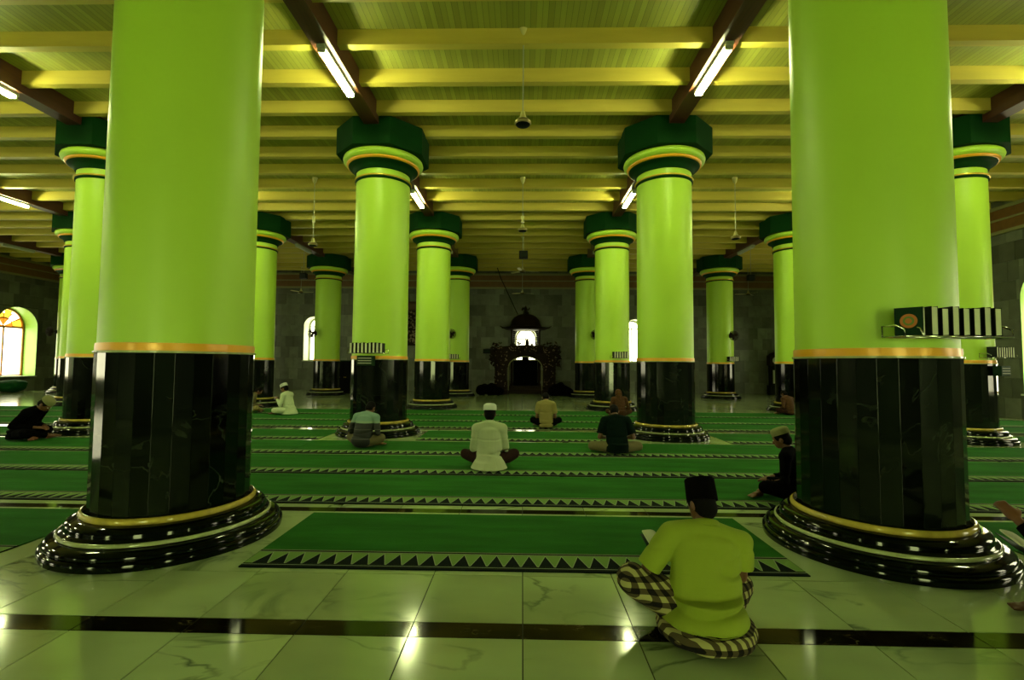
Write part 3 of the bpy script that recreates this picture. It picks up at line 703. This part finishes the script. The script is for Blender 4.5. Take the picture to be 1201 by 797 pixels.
pts=[(-1.55,2.12)]+[(-1.55,2.35),(-1.0,2.42),(0,2.5),(1.0,2.42),(1.55,2.35),(1.55,2.12)]
bot=arc
v=[g.verts.new((x,-.14,z)) for x,z in [(-.92,2.1),(-.92,1.3)]+bot+[(.92,1.3),(.92,2.1)]+pts[::-1]]
v2=[g.verts.new((q.co.x,.14,q.co.z)) for q in v]
f1=g.faces.new(v); f2=g.faces.new(v2[::-1])
for k in range(len(v)): g.faces.new((v[k],v2[k],v2[(k+1)%len(v)],v[(k+1)%len(v)]))
bmesh.ops.triangulate(g,faces=[f1,f2]); bmesh.ops.recalc_face_normals(g,faces=g.faces); lt=ob('lintel',g,'dark_brown',t)
g=nb(); leaf_stuff(g,[(-1.62,1.62,-.2,.1,2.0,2.62),(-1.75,-1.45,-.2,.1,1.4,2.4),(1.45,1.75,-.2,.1,1.4,2.4),(-.95,.95,-.17,-.12,2.0,2.4)],330,.06,.14,seed=9); o=ob('foliage_crest',g,'dark_brown',lt); o['kind']='stuff'
g=nb(); leaf_stuff(g,[(-1.6,1.6,-.25,-.2,2.1,2.55)],60,.03,.06,seed=19); o=ob('gilt_carving',g,'gilt_spark',lt); o['kind']='stuff'
g=nb(); tube(g,[(-.84,-.17,0.2),(-.84,-.17,1.35)]+[(x*.98,-.17,z) for x,z in arc]+[(.84,-.17,1.35),(.84,-.17,.2)],.028,6); ob('arch_moulding',g,'trim_cream',t,True)
t=thing('pulpit','domed dark wooden pulpit standing behind the carved gate','pulpit',(.17,25.72,0))
g=nb(); box(g,(0,0,.12),(2.4,1.3,.24)); box(g,(0,-.15,.32),(2.0,.9,.16)); ob('steps',g,'dark_brown',t)
g=nb(); box(g,(0,-.2,1.05),(1.25,.12,1.35),bev=.02); box(g,(0,-.2,1.80),(.36,.10,.22),bev=.04); ob('chair_back',g,'black_cloth',t)
for sx in (-.72,.72):
    for sy in (-.5,.5):
        g=nb(); lathe(g,[(.08,.2),(.08,.5),(.05,.55),(.05,1.9),(.075,1.95),(.045,2.05),(.045,3.2),(.08,3.3)],10,0,(sx,sy,0)); ob('post',g,'dark_brown',t,True,40)
for sx in (-1,1):
    g=nb()
    for i in range(8): box(g,(sx*.60,-.5,2.45+i*.11),(.10,.03,.07))
    ob('side_lattice',g,'dark_brown',t)
g=nb(); n=32; prof=[(1.18,3.42),(1.16,3.36),(.95,3.38),(.80,3.46),(.76,3.55),(.72,3.75),(.62,3.95),(.45,4.10),(.24,4.19),(.10,4.22)]
lathe(g,[(.7,3.30)]+[(1.05,3.33),(1.20,3.44),(1.0,3.44),(.84,3.52),(.79,3.65),(.72,3.84),(.58,4.0),(.38,4.12),(.12,4.18)],n); ob('dome',g,'dark_brown',t,True,40)
for s in (-1,1):
    g=nb(); tube(g,[(s*1.05,-.3,3.40),(s*1.22,-.32,3.42),(s*1.34,-.33,3.52)],[.05,.04,.015],6); ob('eave_horn',g,'dark_brown',t)
g=nb(); lathe(g,[(.10,4.16),(.05,4.22),(.14,4.28),(.05,4.34),(.10,4.42),(.02,4.62)],12); 
leaf_stuff(g,[(-.2,.2,-.05,.05,4.2,4.5)],24,.05,.1,seed=4); ob('finial',g,'dark_brown',t)
g=nb(); lathe(g,[(.16,2.35),(.20,2.42),(.08,2.55),(.10,2.62),(.02,2.85)],12,0,(.1,-.45,0)); ob('crest_spire',g,'dark_brown',t,True,50)
# plaque, cable, cabinets etc.
t=thing('wall_plaque','small dark rectangular plaque on the far wall left of the gate','plaque',(-1.85,26.97,2.22))
g=nb(); box(g,(0,0,0),(.66,.03,.26),bev=.008); ob('board',g,'book_black',t); g=nb(); box(g,(0,-.018,0),(.56,.006,.05)); ob('inscription_strip',g,'book_green',t)
g=nb(); tube(g,[(-1.32,25.0,6.5),(-1.15,25.1,6.0),(-.62,25.3,4.9),(-.25,25.7,4.15)],.022,6); tag(ob('hanging_cable',g,'black_plastic'),'dark cable slanting from the ceiling to the pulpit roof','cable')
def cabinet(name,lab,cat,x0,x1,y,zt,mt_,top):
    t=thing(name,lab,cat,((x0+x1)/2,y,0)); W=x1-x0
    g=nb(); box(g,(0,0,zt/2),(W,.45,zt),bev=.012); ob('carcass',g,mt_,t)
    g=nb(); box(g,(0,0,zt+.02),(W+.08,.52,.05),bev=.01); ob('top',g,top,t)
    for s in (-1,1):
        g=nb(); box(g,(s*W/4,-.232,zt*.5),(W/2-.03,.02,zt*.86),bev=.006); d=ob('door',g,mt_,t); g=nb(); ball(g,(s*.04,-.255,zt*.5),.018); ob('knob',g,'gold_trim',d)
cabinet('cabinet','dark wooden cabinet seen left of the second-row left aisle column','cabinet',-9.35,-8.4,24.5,1.60,'black_plastic','book_green')
t=thing('longcase_clock','tall dark longcase clock by the far wall at right','clock',(13.45,26.3,0))
g=nb(); box(g,(0,0,.25),(.62,.4,.5),bev=.02); box(g,(0,0,1.0),(.46,.32,1.1),bev=.01); ob('case',g,'black_plastic',t)
g=nb(); box(g,(0,0,1.82),(.60,.38,.55),bev=.02); lathe(g,[(.30,2.08),(.20,2.2),(.03,2.28)],16); ob('hood',g,'dark_brown',t)
g=nb(); lathe(g,[(.17,0),(.17,.01)],24,0,(0,-.195,1.82),True,Matrix.Rotation(PI/2,3,'X')); ob('dial',g,'paper',t)
g=nb(); box(g,(0,-.165,.95),(.28,.01,.7)); ob('glazed_door',g,'steel_grey',t)
t=thing('carved_screen','dark carved wall panel with red crest between left aisle columns','wall panel',(-6.25,26.9,2.5))
g=nb(); box(g,(0,0,1.0),(1.1,.08,2.0),bev=.02); p=ob('panel',g,'dark_brown',t); g=nb(); leaf_stuff(g,[(-.5,.5,-.07,-.05,.1,1.9)],120,seed=33); o=ob('carving',g,'gilt_spark',p); o['kind']='stuff'
g=nb(); box(g,(0,-.01,2.2),(.9,.09,.5),bev=.1); ob('crest',g,'beam_wood',t)
# dark bundles each side of the gate
def heap(name,lab,cat,loc,balls,mt_,vox=.03,seed=0):
    g=nb()
    for c,r in balls: ball(g,c,r)
    me=remesh(g,name,mt_,vox,3,lambda co,n:.03*noise.noise(co*5+Vector((seed,0,0)))); o=obj(name,me,None,loc); return tag(o,lab,cat)
heap('cloth_bundle','low dark heaped cloth bundle left of the carved gate','cloth bundle',(-1.62,23.75,0),[((-.35,0,.24),(.30,.3,.26)),((.12,0,.26),(.34,.34,.30)),((.5,.1,.18),(.25,.25,.2)),((-.2,-.05,.42),(.16,.16,.14)),((.15,0,.46),(.18,.18,.14))],'black_cloth')
heap('cloth_bundle','low dark heaped cloth bundle right of the carved gate','cloth bundle',(1.85,23.75,0),[((.30,0,.20),(.34,.3,.24)),((-.1,0,.28),(.34,.34,.32)),((-.35,.1,.2),(.25,.25,.24)),((0,-.05,.5),(.18,.18,.18)),((.15,0,.3),(.3,.3,.24))],'black_cloth',seed=5)
heap('covered_chest','green cloth draped chest below the left stained glass window','chest',(-24.15,22.6,0),[((0,0,.30),(.45,.6,.30)),((0,.2,.42),(.4,.4,.16)),((0,-.3,.40),(.38,.35,.15))],'green_cloth')
# ------------------------------------------------------------------ people
def V(*a): return Vector(a)
def hand(bm,wr,d,up_,side_,s=1.0,curl=.5):
    """hand from wrist wr pointing along d; up_ = back of the hand; side_ = +1/-1 thumb side"""
    d=d.normalized(); up_=(up_-d*up_.dot(d)).normalized(); sd=d.cross(up_).normalized()*side_
    pc=wr+d*.045*s
    rot=Matrix((sd,d,up_)).transposed()
    ball(bm,pc,(.040*s,.052*s,.017*s),rot)
    for i,(o,l) in enumerate(((-.030,.068),(-.010,.078),(.010,.074),(.028,.058))):
        b=wr+d*.085*s-sd*o*s; r=.0085*s
        k1=b+(d*math.cos(curl*.5)-up_*math.sin(curl*.5))*l*.48*s
        k2=k1+(d*math.cos(curl*1.3)-up_*math.sin(curl*1.3))*l*.32*s
        k3=k2+(d*math.cos(curl*2)-up_*math.sin(curl*2))*l*.25*s
        cap(bm,b-d*.02*s,k1,r*1.1,r); cap(bm,k1,k2,r,r*.93); cap(bm,k2,k3,r*.93,r*.8)
    tb=wr+d*.02*s+sd*.025*s; t1=tb+(d*.6+sd*.7-up_*.3).normalized()*.035*s; t2=t1+(d*.9+sd*.2-up_*.3).normalized()*.030*s
    cap(bm,tb,t1,.012*s,.0105*s); cap(bm,t1,t2,.0105*s,.009*s)
def foot(bm,an,d,s=1.0):
    d=d.normalized(); sd=d.cross(V(0,0,1)).normalized(); upv=sd.cross(d).normalized()
    cap(bm,an-d*.035*s-upv*.02*s,an+d*.10*s-upv*.018*s,.036*s,.030*s)
    ball(bm,an+d*.13*s-upv*.025*s,(.045*s,.05*s,.02*s),Matrix((sd,d,upv)).transposed())
    for i in range(5):
        b=an+d*.165*s+sd*(i-2)*.019*s-upv*.03*s; cap(bm,b-d*.01,b+d*(.03-.004*i)*s,.011*s,.009*s)
def person(lab,loc,rz,s=1.0,lean=0,side_lean=0,head_pitch=.35,head_yaw=0,head_roll=0,head_fwd=0,shirt='cream_shirt',pants='black_cloth',capm=None,hairm='hair',sleeve='long',wide=1.0,knee=(.33,.20,.15),flare=.0,arms=None,detail=.010,peci=False,hidden_hair=False,collar=False,hem=.05,group=None,folds=.006,knees=None,scarf=None,bookpos=None,seed=0,ground=.0105,trouser_r=1.0,sleeve_end=.55):
    t=thing('person',lab,'person',loc,rz,group)
    RX=Matrix.Rotation(-lean,3,'X'); RY=Matrix.Rotation(side_lean,3,'Y')
    piv=V(0,0,.10)*s
    def J(x,y,z):  # torso-space joint, leaned about the hips
        f=z/.6
        A=Matrix.Rotation(side_lean,3,'Y')@Matrix.Rotation(-lean*(.6+.5*f),3,'X')
        return piv+A@(V(x*wide if abs(x)>.01 else x,y,z)*s)
    pel=J(0,0,.02); wa=J(0,.0,.17); ch=J(0,.015,.33); nbk=J(0,.02,.475); nk=J(0,.035,.53)
    hA=Matrix.Rotation(side_lean+head_roll,3,'Y')@Matrix.Rotation(head_yaw,3,'Z')@Matrix.Rotation(-(lean*1.0+head_pitch),3,'X')
    hp=nk+V(0,head_fwd,0)*s
    def H(x,y,z): return hp+hA@(V(x,y,z)*s)
    sh={-1:J(-.175,.02,.435),1:J(.175,.02,.435)}
    am=arms or {}
    el={};wrp={}
    for sd in (-1,1):
        e,w2=am.get(sd,((.265,.05,.26),(.10,.30,.22)))
        el[sd]=V(sd*e[0]*wide,e[1],e[2])*s; wrp[sd]=V(sd*w2[0],w2[1],w2[2])*s
    kn=knees or {-1:(-knee[0],knee[1],knee[2]),1:knee}
    kn={q:V(*kn[q])*s for q in kn}; kn[-1].x=-abs(kn[-1].x) if knees is None else kn[-1].x
    hip={q:V(q*.09,.02,.11)*s for q in (-1,1)}
    an={-1:V(.10,.30,.055)*s,1:V(-.10,.38,.055)*s}
    fd={-1:V(.9,.25,0),1:V(-.9,.25,0)}
    # ---- body, one surface
    b=nb()
    ball(b,pel,(.155*s*wide,.11*s,.10*s)); cap(b,pel,wa,.095*s,.09*s); cap(b,wa,ch,.09*s,.09*s)
    ball(b,ch,(.14*s*wide,.085*s,.12*s),RY@RX); cap(b,ch,nbk,.085*s,.07*s); cap(b,nbk,H(0,0,.03),.057*s,.052*s)
    ball(b,H(0,.015,.125),(.075*s,.094*s,.105*s),hA); ball(b,H(0,.035,.07),(.058*s,.066*s,.065*s),hA); ball(b,H(0,.075,.03),(.030*s,.028*s,.024*s),hA)
    cap(b,H(0,.100,.125),H(0,.120,.085),.010*s,.015*s); ball(b,H(0,.104,.048),(.024*s,.012*s,.010*s),hA)
    for q in (-1,1):
        ball(b,H(q*.078,0,.095),(.010*s,.020*s,.033*s),hA); ball(b,H(q*.032,.094,.14),(.020*s,.010*s,.007*s),hA)
        cap(b,nbk,sh[q],.06*s,.058*s); cap(b,sh[q],el[q],.050*s,.038*s); cap(b,el[q],wrp[q],.037*s,.025*s)
        hand(b,wrp[q],wrp[q]-el[q],V(q*.5,0,1),-1 if q>0 else 1,s,.6)
        cap(b,hip[q],kn[q],.085*s,.058*s); cap(b,kn[q],an[q],.055*s,.036*s); foot(b,an[q],fd[q],s)
    body=obj('body',remesh(b,'body','skin',detail,3),t)
    g=nb()
    for q in (-1,1): ball(g,H(q*.032,.097,.118),(.014*s,.010*s,.008*s),hA,10,8)
    ob('eyes',g,'eye_white',body,True)
    g=nb(); ball(g,H(0,.113,.048),(.020*s,.006*s,.005*s),hA,10,8); ob('mouth',g,'lips',body,True)
    # ---- shirt
    b=nb(); e=.016*s
    ball(b,pel+V(0,0,.0),(.185*s*wide,.155*s,.12*s))
    for i in range(15):
        z_=.03+.375*i/14; q_=i/14
        ball(b,J(0,.004+.01*q_,z_),(s*wide*(.186-.05*q_*(1-q_)-.012*q_*q_),s*(.158-.05*q_),.085*s),RY@RX)
    cap(b,ch,nbk,.12*s,.082*s); cap(b,nbk,nbk+(nk-nbk)*.35,.072*s,.066*s,1,0)
    if flare:
        lathe(b,[(.10*s,.0),((.20+flare)*s*wide,.012*s),((.19+flare*.6)*s*wide,.07*s),(.16*s*wide,.20*s)],28,0,pel*1.0+V(0,-.01*s,-pel.z+.002))
    if hem: 
        hk=1.17 if pants=='plaid_cloth' else 1.0; lathe(b,[((.15)*s*wide,0),((.178)*s*wide*hk,.0),((.168)*s*wide,.15*s)],28,0,(0,-.01,hem*s))
    for q in (-1,1):
        cap(b,nbk,sh[q],.080*s,.076*s); 
        if sleeve=='long':
            cap(b,sh[q],el[q],.068*s,.052*s); cap(b,el[q],el[q]+(wrp[q]-el[q])*.88,.052*s,.040*s,1,0)
        else:
            cap(b,sh[q],sh[q]+(el[q]-sh[q])*(sleeve_end+.25),.076*s,.076*s,1,0)
    sd0=Vector((seed*3.1,0,0))
    def dsp(co,n):
        z=co.z/s; w1=-2.2*max(0,1-abs(noise.noise(V(co.x*1.3/s+co.z*1.2,co.y*1.3,co.z*7)+sd0))*4.5)**2*max(0,1-abs(z-.20)/.32)
        w2=noise.noise(V(co.x*11,co.y*11,co.z*4)+sd0)*(.7 if z<.3 else .35)
        return folds*s*(w1*1.5+w2)
    obj('shirt',remesh(b,'shirt',shirt,max(.0065 if detail<.008 else .009,detail*.9),4,dsp),t)
    if collar:
        g=nb(); A=(nk-nbk).normalized(); c0=nbk+A*.02*s; ro=A.to_track_quat('Z','Y').to_matrix()
        lathe(g,[(.078*s,.0),(.094*s,.004*s),(.082*s,.040*s),(.073*s,.046*s),(.066*s,.02*s)],28,0,c0,False,ro); ob('collar',g,shirt,t,True,50)
    # ---- trousers / sarong
    b=nb()
    ball(b,V(0,0,.11)*s,(.175*s*wide,.145*s,.105*s))
    for q in (-1,1):
        cap(b,hip[q],kn[q],.100*s*trouser_r,.076*s*trouser_r); cap(b,kn[q],kn[q]+(an[q]-kn[q])*.85,.074*s*trouser_r,.055*s*trouser_r,1,0)
        if pants=='plaid_cloth':
            cap(b,hip[q],kn[q]+V(0,-.03,0)*s,.12*s,.10*s); cap(b,kn[q],V(0,.33,.08)*s,.09*s,.07*s)
    if pants=='plaid_cloth': lathe(b,[(.16*s*wide,.004),(.218*s*wide,.006),(.228*s*wide,.035),(.218*s*wide,.075),(.17*s*wide,.10)],32,0,(0,-.012,0)); ball(b,V(0,.25,.08)*s,(.22*s,.15*s,.08*s))
    obj('sarong' if pants=='plaid_cloth' else 'trousers',remesh(b,'trousers',pants,detail,3,lambda co,n:folds*1.2*noise.noise(V(co.x*8,co.y*8,co.z*8)+sd0)),t)
    # ---- hair and cap
    if not hidden_hair:
        b=nb(); ball(b,H(0,.003,.135),(.083*s,.097*s,.105*s),hA); ball(b,H(0,-.035,.085),(.072*s,.062*s,.075*s),hA)
        if scarf: pass
        obj('hair',remesh(b,'hair',hairm,detail,2),t)
    if scarf:
        b=nb(); ball(b,H(0,-.005,.13),(.105*s,.118*s,.125*s),hA); ball(b,H(0,-.03,.04),(.10*s,.10*s,.10*s),hA); cap(b,H(0,-.02,.02),nbk,.09*s,.12*s)
        obj('head_cloth',remesh(b,'head_cloth',scarf,detail,3,lambda co,n:.006*noise.noise(co*14)),t)
    if capm:
        g=nb()
        if peci:
            prof=[(.9,-.03),(.985,-.03),(1.0,-.01),(.97,.105),(.90,.112),(.55,.108),(.05,.10)]
        else: prof=[(.90,0),(1.0,0),(1.01,.02),(.99,.055),(.93,.075),(.6,.092),(.05,.097)]
        n=36; rings=[]
        for r,z in prof:
            rings.append([g.verts.new(H(.092*r*math.cos(2*PI*i/n),-.004+.107*r*math.sin(2*PI*i/n),.158+z+(-.020*math.sin(2*PI*i/n) if False else 0))) for i in range(n)])
        for a_,b_ in zip(rings,rings[1:]):
            for i in range(n): g.faces.new((a_[i],a_[(i+1)%n],b_[(i+1)%n],b_[i]))
        g.faces.new(rings[0][::-1]); g.faces.new(rings[-1]); bmesh.ops.recalc_face_normals(g,faces=g.faces)
        ob('cap',g,capm,t,True,50)
    zmin=min(v.co.z for c in t.children for v in c.data.vertices)
    t.location.z=ground-zmin+.001
    return t,H,J
def open_book(loc,rot,s,lab):
    t=thing('open_book',lab,'book',loc,0); t.rotation_euler=rot
    for q in (-1,1):
        g=nb(); n=6; top=[];bot=[]
        for i in range(n+1):
            x=q*.13*i/n; z=.030*math.sin(PI*(i/n)**.7)+.02*(i/n); top.append((x,z)); bot.append((x,z-.010))
        V1=[[g.verts.new((x*s,y_*s,z*s)) for x,z in L_] for L_ in (top,bot) for y_ in (-.10,.10)]
        for i in range(n):
            g.faces.new((V1[0][i],V1[0][i+1],V1[1][i+1],V1[1][i])); g.faces.new((V1[2][i],V1[3][i],V1[3][i+1],V1[2][i+1]))
            g.faces.new((V1[0][i],V1[2][i],V1[2][i+1],V1[0][i+1])); g.faces.new((V1[1][i],V1[1][i+1],V1[3][i+1],V1[3][i]))
        g.faces.new((V1[0][n],V1[2][n],V1[3][n],V1[1][n])); bmesh.ops.recalc_face_normals(g,faces=g.faces)
        ob('pages',g,'paper',t,True,40)
    g=nb(); box(g,(0,0,-.016*s),(.27*s,.21*s,.004*s)); ob('cover',g,'book_green',t)
    return t
# nearest man, lime polo and plaid sarong, facing away
person('seated man in lime polo shirt, black peci cap and plaid sarong, nearest camera',(1.045,2.87,0),R(3),ground=0.0,s=.94,lean=.16,head_pitch=.28,head_yaw=.22,side_lean=.13,shirt='lime_shirt',pants='plaid_cloth',capm='cap_velvet',peci=True,sleeve='short',wide=1.28,knee=(.33,.16,.22),detail=.0065,collar=True,hem=.085,folds=.012,seed=1,
  knees={-1:(-.40,.14,.26),1:(.29,.20,.20)},arms={-1:((.27,.12,.27),(.16,.34,.30)),1:((.22,.10,.28),(.10,.33,.28))},sleeve_end=.5)
open_book((.925,3.27,.355),(R(20),R(12),R(14)),.88,'open book held by the man in lime polo shirt')
person('seated man in white shirt and white cap, alone mid-aisle, back to camera',(-.47,7.12,0),R(0),s=1.06,lean=.03,head_pitch=.10,shirt='cream_shirt',pants='maroon_cloth',capm='cap_white',knee=(.34,.16,.17),flare=.05,hem=.02,collar=True,seed=2,folds=.009,arms={-1:((.225,.06,.26),(.09,.30,.22)),1:((.225,.06,.26),(.09,.30,.22))})
person('seated man in khaki-yellow shirt, head bowed, farthest back on the aisle',(.58,11.70,0),0,s=1.03,lean=.16,head_pitch=.7,head_fwd=.03,shirt='khaki_shirt',pants='black_cloth',sleeve='short',knee=(.30,.16,.16),seed=3,folds=.009,hem=.03,sleeve_end=.5,wide=.92,arms={-1:((.235,.06,.25),(.09,.30,.22)),1:((.235,.06,.25),(.09,.30,.22))})
person('seated man in dark green shirt and tan trousers near second right column',(1.63,8.42,0),0,s=1.04,lean=.22,head_pitch=.75,head_fwd=.02,shirt='teal_shirt',pants='tan_cloth',sleeve='short',knee=(.38,.16,.10),seed=4,hem=.03,wide=1.05)
person('person in brown patterned head cloth and top, behind the dark-green-shirt man',(2.86,14.3,0),0,s=.98,lean=.30,head_pitch=.5,shirt='brown_batik',pants='brown_batik',scarf='brown_batik',hidden_hair=True,seed=5)
person('seated man in grey and pale striped shirt against second left column',(-2.86,8.72,0),R(-12),s=1.02,lean=.30,head_pitch=.45,shirt='striped_shirt',pants='tan_cloth',sleeve='long',knee=(.30,.14,.16),hem=.0,seed=6,wide=1.05)
person('man in white gown and cap seated facing left, beyond third row',(-6.80,14.16,0),R(82),s=1.05,lean=.14,head_pitch=.30,shirt='white_gown',pants='white_gown',capm='cap_white',hem=.02,knee=(.28,.26,.12),flare=.03,seed=7,arms={-1:((.24,.12,.26),(.06,.34,.42)),1:((.24,.12,.26),(.06,.34,.40))})
person('hunched person in black jacket and pale cap, at the far left',(-9.60,9.20,0),R(-80),s=1.08,lean=.45,head_pitch=.45,shirt='black_cloth',pants='black_cloth',capm='cap_cream',hem=.02,wide=1.05,knee=(.26,.24,.14),seed=8)
person('man in black with cream cap, half hidden by nearest right column',(3.09,5.62,0),R(48),ground=0.0105,s=.94,lean=.10,head_pitch=.30,shirt='black_cloth',pants='black_cloth',capm='cap_cream',hem=.0,knee=(.34,.24,.18),wide=1.0,seed=9)
person('person in black at the right edge, only hand and foot in view',(3.40,2.80,0),R(5),ground=0.0,s=1.0,lean=.12,shirt='black_cloth',pants='black_cloth',hem=.0,seed=10,knees={-1:(-.36,.16,.12),1:(.34,.18,.12)},arms={-1:((.34,.10,.42),(.36,.30,.60)),1:((.24,.12,.26),(.10,.32,.22))})
open_book((3.14,3.12,.40),(R(10),R(28),R(-12)),1.0,'open white book held low by the person at right edge')
person('person in reddish brown shirt behind the nearest right column, far back',(8.35,15.35,0),R(20),s=.95,lean=.3,shirt='brown_batik',pants='maroon_cloth',seed=11)
person('person in pale yellow clothes mostly hidden behind the nearest left column',(-8.25,14.6,0),R(-60),s=.95,lean=.3,shirt='tan_cloth',pants='khaki_shirt',seed=12)
